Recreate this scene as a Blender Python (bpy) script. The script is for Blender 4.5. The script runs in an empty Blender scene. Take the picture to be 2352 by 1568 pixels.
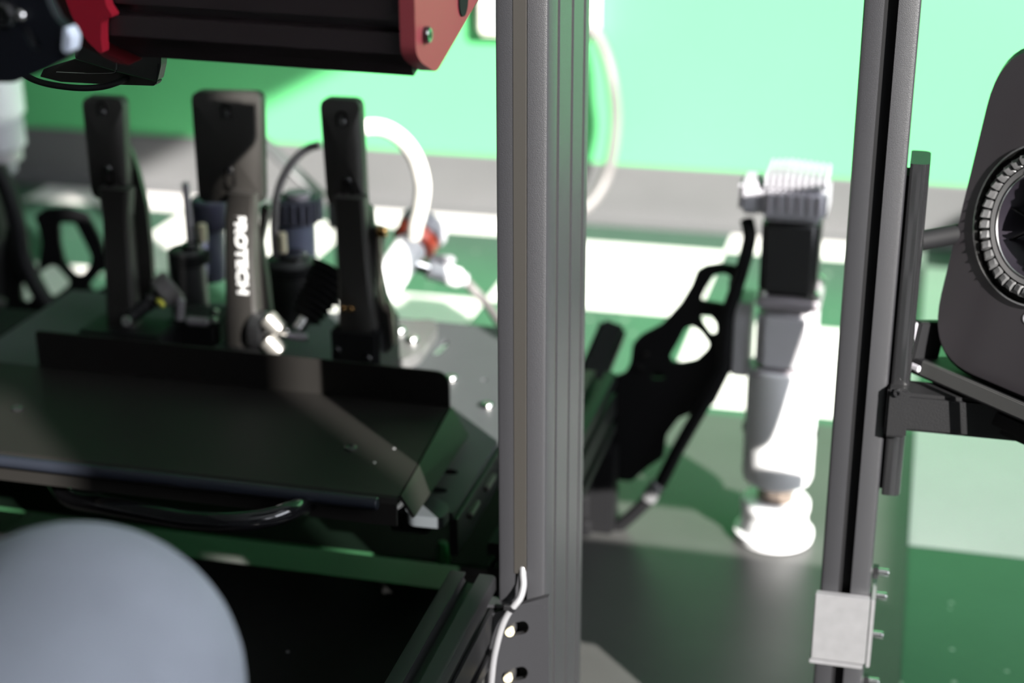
import bpy, bmesh, math, random
from mathutils import Vector, Matrix
random.seed(4)
S = bpy.context.scene
R = math.radians
# ------------------------------------------------------------------ camera, world, sun, exposure
FPX = 3774.0; PW, PH = 2352, 1568
CAM = Vector((0, 0, 1.0)); PITCH = R(21.2); YAW = R(14.3); ROLL = R(-0.15)
FW = Vector((-math.sin(YAW)*math.cos(PITCH), math.cos(YAW)*math.cos(PITCH), -math.sin(PITCH)))
RT = Vector((math.cos(YAW), math.sin(YAW), 0)); UP = RT.cross(FW)
RT, UP = RT*math.cos(ROLL)+UP*math.sin(ROLL), -RT*math.sin(ROLL)+UP*math.cos(ROLL)
cam = bpy.data.cameras.new('camera'); camo = bpy.data.objects.new('camera', cam)
S.collection.objects.link(camo); S.camera = camo
cam.lens = FPX/PW*36; cam.sensor_width = 36; cam.clip_start = .01
m = Matrix.Identity(4)
for i in range(3):
    m[i][0] = RT[i]; m[i][1] = UP[i]; m[i][2] = -FW[i]; m[i][3] = CAM[i]
camo.matrix_world = m
cam.dof.use_dof = True; cam.dof.aperture_fstop = 3.8; cam.dof.focus_distance = 1.235; cam.dof.aperture_blades = 0
S.view_settings.view_transform = 'Standard'; S.view_settings.look = 'None'
S.view_settings.gamma = 1; S.view_settings.use_curve_mapping = False
S.view_settings.exposure = 0.0
w = bpy.data.worlds.new('world'); S.world = w; w.use_nodes = True
w.node_tree.nodes['Background'].inputs[0].default_value = (.90, .93, 1.0, 1)
w.node_tree.nodes['Background'].inputs[1].default_value = 10.0
SA = Vector((.6925, -.7214, .48)).normalized()          # towards the sun
sd = bpy.data.lights.new('sun', 'SUN'); sd.energy = 20; sd.angle = R(.55); sd.color = (1, .965, .90)
so = bpy.data.objects.new('sun', sd); S.collection.objects.link(so)
so.rotation_euler = SA.to_track_quat('Z', 'Y').to_euler(); so.location = (4, -4, 3)

def ray(x, y): return FW + RT*((x-PW/2)/FPX) - UP*((y-PH/2)/FPX)
def atY(x, y, Y): d = ray(x, y); return CAM + d*(Y/d.y)
def atZ(x, y, z): d = ray(x, y); return CAM + d*((z-1.0)/d.z)
def atX(x, y, X): d = ray(x, y); return CAM + d*(X/d.x)
def atD(x, y, D): return CAM + ray(x, y)*D

# ------------------------------------------------------------------ materials
def lin(c): return tuple(((v/255)/12.92 if v/255 <= .04045 else ((v/255+.055)/1.055)**2.4) for v in c)
def mat(name, col, rough=.5, metal=0, spec=.5, noise=0, nscale=40, bump=0, bscale=300, coat=0, trans=0, alpha=1):
    M = bpy.data.materials.new(name); M.use_nodes = True
    nt = M.node_tree; b = nt.nodes['Principled BSDF']
    b.inputs['Base Color'].default_value = (*col, 1); b.inputs['Roughness'].default_value = rough
    b.inputs['Metallic'].default_value = metal; b.inputs['Specular IOR Level'].default_value = spec
    b.inputs['Coat Weight'].default_value = coat; b.inputs['Transmission Weight'].default_value = trans
    tc = nt.nodes.new('ShaderNodeTexCoord')
    if noise:
        n = nt.nodes.new('ShaderNodeTexNoise'); n.inputs['Scale'].default_value = nscale; n.inputs['Detail'].default_value = 6
        nt.links.new(tc.outputs['Object'], n.inputs['Vector'])
        mx = nt.nodes.new('ShaderNodeMix'); mx.data_type = 'RGBA'
        mx.inputs['A'].default_value = (*[c*(1-noise) for c in col], 1); mx.inputs['B'].default_value = (*[min(1, c*(1+noise)) for c in col], 1)
        nt.links.new(n.outputs['Fac'], mx.inputs['Factor']); nt.links.new(mx.outputs['Result'], b.inputs['Base Color'])
    if bump:
        n2 = nt.nodes.new('ShaderNodeTexNoise'); n2.inputs['Scale'].default_value = bscale; n2.inputs['Detail'].default_value = 3
        nt.links.new(tc.outputs['Object'], n2.inputs['Vector'])
        bp = nt.nodes.new('ShaderNodeBump'); bp.inputs['Strength'].default_value = bump; bp.inputs['Distance'].default_value = .001
        nt.links.new(n2.outputs['Fac'], bp.inputs['Height']); nt.links.new(bp.outputs['Normal'], b.inputs['Normal'])
    return M
def speckle(M, col, dens=.62, scale=60, amount=.8, world_pos=False):
    """scattered dirt spots mixed into a material"""
    nt = M.node_tree; b = nt.nodes['Principled BSDF']
    tc = nt.nodes.new('ShaderNodeTexCoord'); v = nt.nodes.new('ShaderNodeTexVoronoi'); v.inputs['Scale'].default_value = scale
    if world_pos:
        gp = nt.nodes.new('ShaderNodeNewGeometry'); nt.links.new(gp.outputs['Position'], v.inputs['Vector'])
    else: nt.links.new(tc.outputs['Object'], v.inputs['Vector'])
    vs = nt.nodes.new('ShaderNodeSeparateColor'); nt.links.new(v.outputs['Color'], vs.inputs['Color'])
    r = nt.nodes.new('ShaderNodeMath'); r.operation = 'MULTIPLY'; r.inputs[1].default_value = .42
    g = nt.nodes.new('ShaderNodeMath'); g.operation = 'SUBTRACT'; g.inputs[1].default_value = dens
    nt.links.new(vs.outputs['Red'], g.inputs[0]); nt.links.new(g.outputs[0], r.inputs[0])
    lt = nt.nodes.new('ShaderNodeMath'); lt.operation = 'LESS_THAN'
    sc = nt.nodes.new('ShaderNodeMath'); sc.operation = 'MULTIPLY'; sc.inputs[1].default_value = 1.0
    nt.links.new(v.outputs['Distance'], sc.inputs[0])
    nt.links.new(sc.outputs[0], lt.inputs[0]); nt.links.new(r.outputs[0], lt.inputs[1])
    am = nt.nodes.new('ShaderNodeMath'); am.operation = 'MULTIPLY'; am.inputs[1].default_value = amount
    nt.links.new(lt.outputs[0], am.inputs[0])
    mx = nt.nodes.new('ShaderNodeMix'); mx.data_type = 'RGBA'
    lk = [l for l in nt.links if l.to_socket == b.inputs['Base Color']]
    if lk: nt.links.new(lk[0].from_socket, mx.inputs['A'])
    else: mx.inputs['A'].default_value = b.inputs['Base Color'].default_value
    mx.inputs['B'].default_value = (*col, 1)
    nt.links.new(am.outputs[0], mx.inputs['Factor']); nt.links.new(mx.outputs['Result'], b.inputs['Base Color'])
    return M

GREENWALL = mat('green_wall_paint', (.088, .40, .152), .55, spec=.4, noise=.05, nscale=3, bump=.15, bscale=120)
BASEB = mat('black_rubber_base', (.095, .095, .098), .42, noise=.1, nscale=8)
PLASTER = mat('grey_plaster', (.035, .035, .035), .8, noise=.05, nscale=3, bump=.1)
TGREEN = speckle(mat('green_vinyl_tile', (.034, .082, .054), .32, noise=.15, nscale=14, bump=.2, bscale=60), (.42, .48, .42), .60, 34, .75, True)
TWHITE = speckle(mat('white_vinyl_tile', (.84, .80, .79), .45, noise=.06, nscale=10, bump=.2, bscale=60), (.44, .48, .44), .78, 34, .5, True)
MATM = speckle(mat('black_floor_mat', (.058, .058, .057), .42, noise=.2, nscale=9, spec=.35, bump=.25, bscale=25), (.22, .20, .18), .80, 50, .5)
BLK = mat('black_powder_coat', (.008, .008, .009), .5, spec=.35, bump=.3, bscale=900)
BLKPLATE = mat('black_satin_plate', (.012, .0112, .0105), .50, spec=.14)
BLKGLOSS = mat('black_gloss_plastic', (.006, .006, .007), .12, spec=.6)
RUBBER = mat('black_rubber', (.005, .005, .006), .65, spec=.25)
ANOD = mat('dark_anodised_aluminium', (.020, .020, .023), .42, spec=.8, noise=.12, nscale=700, bump=.25, bscale=1500)
ANOD2 = mat('black_anodised_aluminium', (.008, .008, .009), .45, spec=.3)
STRIP = mat('grey_brown_cover_strip', (.026, .024, .022), .32, spec=.8)
ALU = mat('brushed_aluminium', (.20, .20, .21), .45, metal=.35, noise=.15, nscale=90)
STEEL = mat('polished_steel', (.75, .74, .73), .14, metal=1)
CHROME = mat('dark_chrome', (.012, .012, .013), .10, spec=.9, coat=.5)
BRASS = mat('brass_fitting', (.55, .32, .12), .25, metal=1)
YELLOW = mat('yellow_mark', (.70, .68, .08), .4)
WHITEP = mat('white_powder_coat', (.80, .80, .82), .40, noise=.03, nscale=20)
LGREY = mat('light_grey_casting', (.42, .41, .45), .45, noise=.05, nscale=30)
PINKG = mat('grey_metal_ring', (.36, .33, .36), .35, metal=.3)
RED = mat('red_anodised', (.30, .006, .020), .50, spec=.4)
ORANGE = mat('red_orange_plastic', (.80, .10, .05), .35)
WHITETUBE = mat('white_hose', (.75, .73, .68), .4)
GREYCABLE = mat('grey_cable', (.14, .13, .13), .45)
SILVCABLE = mat('silver_grey_cable', (.15, .15, .16), .30, spec=.7)
NAVY = mat('navy_black_anodised', (.006, .007, .011), .45, spec=.25)
FABRIC = mat('blue_grey_suede', (.20, .215, .25), .95, noise=.22, nscale=14, bump=.5, bscale=500, spec=.1)
SPKR = speckle(mat('graphite_speaker_shell', (.034, .030, .035), .36, spec=.7, coat=.1), (.4, .38, .36), .90, 200, .5)
SPKD = mat('dark_speaker_ring', (.16, .16, .165), .34, metal=.6)
SPKL = mat('silver_ring', (.60, .60, .60), .22, metal=1)
CONE = mat('dark_speaker_cone', (.020, .017, .024), .25, metal=.4)
SMOKE = mat('smoked_reservoir_plastic', (.10, .11, .16), .18, spec=.6)
CREAM = mat('cream_fitting', (.62, .56, .40), .4)
WHITEPRINT = mat('white_lettering', (.92, .92, .92), .4)
OFFWHITE = mat('white_plastic', (.85, .82, .74), .35)

# ------------------------------------------------------------------ object helpers
def link(o, parent=None):
    S.collection.objects.link(o)
    if parent: o.parent = parent
    return o
WL = {}
def thing(name, label, cat, loc=(0, 0, 0), group=None):
    o = link(bpy.data.objects.new(name, None)); o.location = loc; WL[o] = Vector(loc); o.empty_display_size = .03
    o['label'] = label; o['category'] = cat
    if group: o['group'] = group
    return o
def obj(name, bm, material, parent=None, smooth=False, label=None, cat=None, group=None, kind=None, normals=True):
    base = WL[parent] if parent else Vector((0, 0, 0))
    if normals: bmesh.ops.recalc_face_normals(bm, faces=bm.faces)
    if parent is None:
        c = Vector((0, 0, 0))
        for v in bm.verts: c += v.co
        base = c/len(bm.verts); base.z = min(v.co.z for v in bm.verts)
    for v in bm.verts: v.co -= base
    me = bpy.data.meshes.new(name); bm.to_mesh(me); bm.free(); me.materials.append(material)
    o = bpy.data.objects.new(name, me); link(o, parent)
    if parent is None: o.location = base
    WL[o] = base
    if smooth:
        for p in me.polygons: p.use_smooth = True
        try: me.set_sharp_from_angle(angle=R(38))
        except Exception: pass
    if label: o['label'] = label
    if cat: o['category'] = cat
    if group: o['group'] = group
    if kind: o['kind'] = kind
    return o
def NB(): return bmesh.new()
def bevel(bm, w, seg=2, ang=25):
    if w <= 0: return bm
    es = [e for e in bm.edges if len(e.link_faces) == 2 and e.calc_face_angle(0) > R(ang)]
    bmesh.ops.bevel(bm, geom=es, offset=w, segments=seg, affect='EDGES', clamp_overlap=True)
    return bm
def box(bm, c, s, axes=None, bv=0, seg=2):
    b = bmesh.new(); bmesh.ops.create_cube(b, size=1)
    for v in b.verts: v.co = Vector((v.co.x*s[0], v.co.y*s[1], v.co.z*s[2]))
    bevel(b, bv, seg)
    merge(bm, b, c, axes); return bm
def merge(bm, b, c=(0, 0, 0), axes=None):
    c = Vector(c)
    vm = {}
    for v in b.verts:
        p = v.co
        if axes: p = axes[0]*p.x + axes[1]*p.y + axes[2]*p.z
        vm[v] = bm.verts.new(c + p)
    for f in b.faces:
        try: bm.faces.new([vm[v] for v in f.verts])
        except ValueError: pass
    b.free()
def boxr(bm, x0, x1, y0, y1, z0, z1, bv=0, seg=2):
    return box(bm, ((x0+x1)/2, (y0+y1)/2, (z0+z1)/2), (abs(x1-x0), abs(y1-y0), abs(z1-z0)), None, bv, seg)
def frame_of(d):
    d = d.normalized(); a = Vector((0, 0, 1)) if abs(d.z) < .9 else Vector((1, 0, 0))
    u = d.cross(a).normalized(); v = d.cross(u).normalized(); return u, v, d
def lathe(bm, prof, o, axis=Vector((0, 0, 1)), n=32, a0=0, sides=None):
    """prof: list of (radius, height along axis)"""
    u, v, d = frame_of(axis); o = Vector(o); rings = []
    for r, h in prof:
        if r < 1e-6: rings.append([bm.verts.new(o+d*h)])
        else: rings.append([bm.verts.new(o+d*h+u*(r*math.cos(a0+2*math.pi*k/n))+v*(r*math.sin(a0+2*math.pi*k/n))) for k in range(n)])
    for A, B in zip(rings, rings[1:]):
        for k in range(n):
            k2 = (k+1) % n
            if len(A) == 1 and len(B) == 1: continue
            if len(A) == 1: bm.faces.new((A[0], B[k], B[k2]))
            elif len(B) == 1: bm.faces.new((A[k], B[0], A[k2]))
            else: bm.faces.new((A[k], B[k], B[k2], A[k2]))
    for ring in (rings[0], rings[-1]):
        if len(ring) > 1: bm.faces.new(ring)
    return bm
def cyl(bm, a, b, r, r2=None, n=24, bv=None):
    a = Vector(a); b = Vector(b); L = (b-a).length; r2 = r if r2 is None else r2
    e = min(r*.15, L*.1) if bv is None else bv
    lathe(bm, [(r-e, 0), (r, e), (r2, L-e), (r2-e, L)], a, b-a, n); return bm
def spline(pts, n=8):
    pts = [Vector(p) for p in pts]; out = []
    P = [pts[0]*2-pts[1]] + pts + [pts[-1]*2-pts[-2]]
    for i in range(1, len(P)-2):
        for k in range(n):
            t = k/n; a, b, c, d = P[i-1], P[i], P[i+1], P[i+2]
            out.append(.5*((2*b)+(c-a)*t+(2*a-5*b+4*c-d)*t*t+(3*b-3*c+d-a)*t**3))
    out.append(pts[-1]); return out
def tube(bm, pts, r, n=14, smooth=True, sub=8, flat=1.0):
    path = spline(pts, sub) if smooth else [Vector(p) for p in pts]
    rings = []; pu = None
    for i, p in enumerate(path):
        d = (path[min(i+1, len(path)-1)]-path[max(i-1, 0)]).normalized()
        if pu is None: pu = frame_of(d)[0]
        u = (pu-d*pu.dot(d)).normalized(); v = d.cross(u); pu = u
        rr = r(i/(len(path)-1)) if callable(r) else r
        rings.append([bm.verts.new(p+u*rr*math.cos(2*math.pi*k/n)+v*rr*flat*math.sin(2*math.pi*k/n)) for k in range(n)])
    for A, B in zip(rings, rings[1:]):
        for k in range(n): bm.faces.new((A[k], B[k], B[(k+1) % n], A[(k+1) % n]))
    bm.faces.new(rings[0]); bm.faces.new(rings[-1]); return bm
def rounded(poly, r, seg=4):
    """round the corners of a 2D polygon; r may be a number or list"""
    out = []; N = len(poly)
    for i in range(N):
        p = Vector(poly[i]).to_2d(); a = Vector(poly[i-1]).to_2d(); b = Vector(poly[(i+1) % N]).to_2d()
        rr = r[i] if isinstance(r, (list, tuple)) else r
        la, lb = (a-p).length, (b-p).length; k = min(rr, la*.45, lb*.45)
        if k < 1e-6: out.append(p); continue
        s = p+(a-p)/la*k; e = p+(b-p)/lb*k
        for j in range(seg+1):
            t = j/seg; out.append(s*(1-t)**2+p*2*t*(1-t)+e*t*t)
    return out
def plate(bm, loops, mp, th):
    """loops: outer polygon and holes as lists of 2D; mp maps 2D->3D; th thickness vector"""
    th = Vector(th); b = bmesh.new(); L = []; es = []
    for lp in loops:
        vs = [b.verts.new(mp(p)) for p in lp]; L.append(vs)
        for i in range(len(vs)): es.append(b.edges.new((vs[i], vs[(i+1) % len(vs)])))
    bmesh.ops.triangle_fill(b, edges=es, use_beauty=True, use_dissolve=False)
    fs = [list(f.verts) for f in b.faces]
    cp = {v: b.verts.new(v.co+th) for v in list(b.verts)}
    for f in fs: b.faces.new([cp[v] for v in reversed(f)])
    for vs in L:
        for i in range(len(vs)):
            a, c = vs[i], vs[(i+1) % len(vs)]; b.faces.new((a, c, cp[c], cp[a]))
    merge(bm, b); return bm
def pxplate(bm, loops, Y, th, r=0):
    """outline given in photo pixels, standing in the plane y = Y, thickness th metres backwards"""
    P = []
    for lp in loops:
        w3 = [atY(x, y, Y) for x, y in lp]; P.append(rounded([(p.x, p.z) for p in w3], r))
    return plate(bm, P, lambda p: Vector((p[0], Y, p[1])), (0, th, 0))
def extrude_profile(bm, poly, mp, vec):
    return plate(bm, [poly], mp, vec)
def slot_section(w, d, front=(), back=(), left=(), right=(), sw=.0085, r=.0022):
    """closed 2D section of a T-slot extrusion, x 0..w, y 0..d, slots given by their centre positions"""
    def notch(c, tx, ty, nx, ny):           # along tangent t at distance c, n = inward normal
        o = []
        for a, b in ((-sw/2, 0), (-sw/2, .0025), (-.008, .0025), (-.008, .006), (-.0045, .0105), (.0045, .0105), (.008, .006), (.008, .0025), (sw/2, .0025), (sw/2, 0)):
            o.append((a, b))
        return [(tx*(c+a)+nx*b, ty*(c+a)+ny*b) for a, b in o]
    def corner(cx, cy, sx, sy, order):
        pts = [(cx+sx*r, cy), (cx+sx*r*.3, cy+sy*r*.3), (cx, cy+sy*r)]
        return pts if order else pts[::-1]
    P = []
    P += corner(0, 0, 1, 1, False)
    for c in sorted(front): P += notch(c, 1, 0, 0, 1)
    P += corner(w, 0, -1, 1, True)
    for c in sorted(right): P += [(w-b, a) for a, b in [(q[1], q[0]) for q in notch(c, 0, 1, 1, 0)]] if False else [(w-q[0], q[1]) for q in notch(c, 0, 1, 1, 0)]
    P += corner(w, d, -1, -1, False)
    for c in sorted(back, reverse=True): P += [(q[0], d-q[1]) for q in reversed(notch(c, 1, 0, 0, 1))]
    P += corner(0, d, 1, -1, True)
    for c in sorted(left, reverse=True): P += list(reversed(notch(c, 0, 1, 1, 0)))
    return P
def bolt(name, c, d, r, L, parent, material=None, hexd=True):
    """socket-head bolt: head starts at c and grows along d"""
    b = NB(); d = Vector(d).normalized(); c = Vector(c)
    lathe(b, [(r*.55, -L), (r*.55, 0), (r*.92, 0), (r, r*.15), (r, r*.8), (r*.88, r), (r*.5, r), (r*.5, r*.45), (0, r*.45)], c, d, 16)
    return obj(name, b, material or STEEL, parent, True)

# ------------------------------------------------------------------ the room
YW = 3.21; XR = 1.60; XL = -3.6; YB = -2.2; ZC = 2.75
b = NB(); boxr(b, XL-.1, XR+.2, YW, YW+.1, 0, ZC); obj('wall_back', b, GREENWALL, kind='structure')
b = NB(); boxr(b, XL-.1, XL, YB, YW, 0, ZC); obj('wall_left', b, PLASTER, kind='structure')
b = NB(); boxr(b, XL-.1, XR+.2, YB-.1, YB, 0, ZC); obj('wall_front', b, PLASTER, kind='structure')
b = NB(); boxr(b, XL-.1, XR+.2, YB-.1, YW+.1, ZC, ZC+.1); obj('ceiling', b, mat('pale_ceiling_paint', (.40, .40, .39), .8), kind='structure')
# right wall with a wide window band and one pier
SILL, HEAD = 1.115, 2.58
b = NB()
boxr(b, XR, XR+.04, YB, YW, 0, SILL); boxr(b, XR, XR+.04, YB, YW, HEAD, ZC)
boxr(b, XR, XR+.04, YB, -1.36, SILL, HEAD); boxr(b, XR, XR+.04, -1.36, -1.2, 2.10, HEAD); boxr(b, XR, XR+.04, 2.45, YW, SILL, HEAD)  # upper part of the narrow gap filled to keep sun off the red cheek
boxr(b, XR, XR+.04, -1.207, -.878, SILL, HEAD)
obj('wall_right', b, PLASTER, kind='structure')
# unseen slab added outside the window, angled to shape the sun's shadow edge
ex = lambda y: 1.976+.285*(y+.817)
b = NB(); plate(b, [[(XR+.04, -1.9), (ex(-1.9), -1.9), (ex(3.2), 3.2), (XR+.04, 3.2)]], lambda p: Vector((p[0], p[1], 2.60)), (0, 0, .04)); obj('shade_slab_1', b, PLASTER, kind='structure')
# cove base along the back wall
b = NB(); H = .125
prof = [(YW, 0), (YW-.030, 0), (YW-.030, .006), (YW-.018, .012), (YW-.010, .024), (YW-.007, .045), (YW-.006, H-.004), (YW-.004, H), (YW, H)]
extrude_profile(b, prof, lambda p: Vector((XL, p[0], p[1])), (XR-XL, 0, 0))
obj('baseboard_back', b, BASEB, kind='structure')
# floor slab and checkerboard tiles
b = NB(); boxr(b, XL, XR, YB, YW, -.06, -.004); flo = obj('floor', b, PLASTER, kind='structure')
T = .3818; X0 = .029; Y0 = 1.925
def tmesh(nm, M):
    b = NB(); box(b, (0, 0, -.002), (T-.0008, T-.0008, .004), None, .0006, 1)
    me = bpy.data.meshes.new(nm); bmesh.ops.recalc_face_normals(b, faces=b.faces); b.to_mesh(me); b.free(); me.materials.append(M); return me
MG, MW = tmesh('green_tile', TGREEN), tmesh('white_tile', TWHITE)
for i in range(-9, 4):
    for j in range(-10, 4):
        cx, cy = X0+(i+.5)*T, Y0+(j+.5)*T
        if cx+T/2 > XR+.01 or cx-T/2 < XL-.2 or cy-T/2 < YB: continue
        if cy+T/2 > YW+.3: continue
        o = bpy.data.objects.new('floor_tile', MW if (i+j) % 2 == 0 else MG)
        link(o, flo); o.location = Vector((cx, cy, 0))-WL[flo]
# thin black mat under the rig
b = NB(); boxr(b, -1.75, .0295, -.2, 2.27, .0002, .004, .0003, 1)
obj('floor_mat', b, MATM, label='thin black satin floor mat under the rig and the white actuators', cat='mat')
# white wall box with its cable
tw = thing('wall_trunking', 'white plastic wall box behind the centre upright, upper edge of the green wall', 'wall box', atY(1235, 30, YW-.01))
b = NB(); p0 = atY(1100, 78, YW-.03); p1 = atY(1374, -60, YW-.03)
boxr(b, p0.x, p1.x, YW-.045, YW, p0.z, p1.z+.02, .008, 3); obj('housing', b, OFFWHITE, tw)
b = NB(); boxr(b, p0.x+.02, p1.x-.02, YW-.049, YW-.045, p0.z+.03, p1.z-.01, .0015, 1); obj('cover', b, OFFWHITE, tw)
b = NB(); Yc = YW-.05
tube(b, [atY(x, y, Yc+k) for x, y, k in ((1352, 60, 0), (1375, 90, 0), (1395, 140, -.01), (1408, 200, -.02), (1414, 270, -.02), (1408, 340, -.03), (1394, 400, -.04), (1372, 445, -.06), (1345, 475, -.08), (1310, 492, -.1), (1270, 505, -.1), (1220, 540, -.14))], .011)
obj('wall_cable', b, GREYCABLE, smooth=True, label='grey cable looping down from the white wall box to the floor', cat='cable')

# ------------------------------------------------------------------ centre upright
ZT = 1.45
PX0, PY0 = -.3188, 1.2
cu = thing('upright_post', 'wide dark anodised slotted upright in mid frame with a cover strip in its front slot', 'post', (PX0+.02, PY0+.0785, .30))
W_, D_ = .0415, .157
sec = slot_section(W_, D_, front=(W_/2-.0005,), back=(W_/2,), left=(.039, .089, .134), right=(.036, .087, .134), sw=.0105, r=.0035)
b = NB(); extrude_profile(b, sec, lambda p: Vector((PX0+p[0], PY0+p[1], .10)), (0, 0, ZT-.10)); obj('extrusion', b, ANOD, cu, True)
b = NB(); zs = atY(1200, 1318, PY0).z
boxr(b, PX0+W_/2-.0066, PX0+W_/2+.0042, PY0-.0006, PY0+.003, zs, ZT-.02, .0004, 1); obj('cover_strip', b, STRIP, cu)
for yy in (.036, .087, .134):
    b = NB(); boxr(b, PX0+W_-.0042, PX0+W_-.0012, PY0+yy-.0032, PY0+yy+.0026, .12, ZT-.02); obj('slot_strip', b, STRIP, cu)
# corner bracket at its foot
cb = thing('corner_bracket', 'dark grey slotted corner bracket bolted to the foot of the centre upright', 'bracket', (PX0+.015, PY0-.006, .20))
Yb = PY0-.0065
front = [(1259, 1371), (1262, 1640), (1108, 1660), (1118, 1413), (1166, 1398), (1195, 1388)]
def slotpx(cx, cy, l, h, tilt):
    out = []
    for k in range(20):
        a = 2*math.pi*k/20; x = (l/2-h/2)*(1 if math.cos(a) > 0 else -1)+h/2*math.cos(a); y = h/2*math.sin(a)
        out.append((cx+x*math.cos(tilt)-y*math.sin(tilt), cy+x*math.sin(tilt)+y*math.cos(tilt)))
    return out
b = NB(); pxplate(b, [front, slotpx(1186, 1444, 58, 30, R(-14)), slotpx(1182, 1549, 62, 30, R(-14))], Yb, .0062)
obj('face_plate', b, ANOD, cb)
b = NB(); q = [atY(x, y, Yb) for x, y in ((1118, 1413), (1108, 1660))]
plate(b, [[(0, 0), (1, 0), (1, 1), (0, 1)]], lambda p: q[0].lerp(q[1], p[0])+Vector((-.010*p[1], .045*p[1], 0)), (.003, 0, 0)); obj('side_flange', b, ANOD, cb)
b = NB(); z1 = atY(1190, 1388, Yb).z
pl = [(PX0-.012, z1-.004), (PX0+W_+.001, z1+.002), (PX0+W_+.001, z1-.001), (PX0-.012, z1-.007)]
plate(b, [pl], lambda p: Vector((p[0], Yb-.0005, p[1])), (0, .014, 0)); obj('top_lip', b, ANOD, cb)
for cx, cy in ((1172, 1448), (1168, 1554)):
    p = atY(cx, cy, PY0-.004); bolt('bolt', (p.x, PY0-.0042, p.z), (0, -1, 0), .0040, .004, cb, CREAM)
# thin cable out of the slot, tied at the bracket
cc = thing('post_cable', 'thin silver grey cable leaving the front slot of the centre upright', 'cable', atY(1190, 1330, PY0-.004))
b = NB(); tube(b, [atY(x, y, Y) for x, y, Y in ((1201, 1295, PY0+.003), (1201, 1318, PY0-.001), (1202, 1345, PY0-.006), (1195, 1372, PY0-.012), (1180, 1392, PY0-.016), (1166, 1410, PY0-.017), (1152, 1440, PY0-.019), (1141, 1480, PY0-.02), (1133, 1520, PY0-.02), (1127, 1580, PY0-.02), (1122, 1660, PY0-.02))], .0030, 12)
obj('sheath', b, SILVCABLE, cc, True)
b = NB(); p = atY(1176, 1397, PY0-.0165)
d = (atY(1162, 1414, PY0)-atY(1184, 1386, PY0)).normalized(); lathe(b, [(.0026, -.002), (.0034, -.002), (.0034, .002), (.0026, .002)], p, d, 14)
box(b, p+Vector((-.004, -.001, .001)), (.006, .004, .005), None, .0006, 1); obj('cable_tie', b, RUBBER, cc)

# ------------------------------------------------------------------ right upright
RX, RY, RW = -.0523, 1.32, .0438
ru = thing('upright_post', 'narrow dark anodised upright at right with an open black front slot', 'post', (RX+RW/2, RY+.04, .05))
sec = slot_section(RW, .04, front=(RW/2-.0005,), back=(RW/2,), left=(.02,), right=(.02,), sw=.0108, r=.0042)
b = NB(); extrude_profile(b, sec, lambda p: Vector((RX+p[0], RY+p[1], .004)), (0, 0, ZT-.004)); obj('extrusion', b, ANOD, ru, True)
b = NB(); boxr(b, RX+.0115, RX+.0275, RY+.0085, RY+.0105, .02, ZT-.02); obj('slot_liner', b, RUBBER, ru)
cl = thing('clamp_block', 'light aluminium clamp block around the lower part of the right upright', 'clamp', (RX+.02, RY-.005, .23))
za, zb = atY(1935, 1368, RY-.006).z, atY(1925, 1516, RY-.006).z
b = NB(); boxr(b, RX-.0035, RX+RW+.0008, RY-.008, RY, zb, za, .0008, 2); obj('front_jaw', b, ALU, cl)
b = NB(); boxr(b, RX-.0050, RX+RW-.001, RY-.0095, RY, zb-.0045, zb-.0008, .0008, 2); obj('lower_shim', b, ALU, cl)
b = NB(); boxr(b, RX+RW+.0012, RX+RW+.0052, RY-.006, RY+.045, zb-.004, za-.001, .0008, 2); obj('side_jaw', b, ALU, cl)
for x, y in ((2012, 1312), (2005, 1366), (1998, 1455), (1988, 1562)):
    p = atY(x, y, RY+.02)
    bb = thing('clamp_bolt', {1312: 'topmost steel bolt sticking out right of the right upright, above the clamp block', 1366: 'steel bolt level with the top edge of the clamp block on the right upright', 1455: 'steel bolt beside the middle of the clamp block on the right upright', 1562: 'lowest steel bolt on the right upright, below the clamp block'}[y], 'bolt', (RX+RW, RY+.02, p.z), 'bolts on the side of the right upright')
    b = NB(); c0 = Vector((RX+RW-.004, RY+.02, p.z)); ex = Vector((1, 0, 0))
    lathe(b, [(.0036, 0), (.0036, .0175), (.0032, .0187), (0, .0187)], c0, ex, 14); obj('shank', b, STEEL, bb, True)
    b = NB(); lathe(b, [(.0037, 0), (.0066, 0), (.0066, .0050), (.0037, .0050)], c0+ex*.0046, ex, 6); obj('nut', b, CHROME, bb)

# ------------------------------------------------------------------ speaker mount on the right upright
mt = thing('speaker_mount', 'black gloss speaker mount fixed along the right side of the right upright', 'speaker mount', (RX+RW+.01, RY+.03, .35))
zt, zbm = atY(2110, 378, RY).z, atY(2035, 1138, RY).z
mx0 = RX+RW+.0022
st = rounded([(mx0, RY+.001), (mx0+.0158, RY+.001), (mx0+.0158, RY+.046), (mx0, RY+.046)], [.003, .0075, .0079, .003], 6)
b = NB(); plate(b, [st], lambda p: Vector((p[0], p[1], zbm)), (0, 0, zt-zbm)); bevel(b, .0012, 2, 60); obj('backbone', b, CHROME, mt, True)
b = NB(); boxr(b, RX+RW-.0005, mx0+.001, RY+.008, RY+.035, zbm+.003, zt-.012); obj('gasket', b, RUBBER, mt)
# rod behind the speaker
p = atY(2110, 552, RY+.04); rod_a = Vector((mx0+.010, RY+.036, p.z))
# wide arm running to the right
a0 = atY(2086, 905, RY-.004).z; a1 = atY(2086, 992, RY-.004).z
b = NB(); boxr(b, mx0-.002, .40, RY-.004, RY+.030, a1, a0, .003, 2); obj('arm', b, BLK, mt, True)
b = NB(); boxr(b, mx0-.002, mx0+.016, RY-.010, RY+.034, a1-.004, a0+.006, .002, 2); obj('arm_clamp', b, BLK, mt)
p = atY(2091, 903, RY-.01); bolt('bolt', (mx0+.006, RY-.010, p.z), (0, -1, 0), .0035, .003, mt, CHROME)
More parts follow.
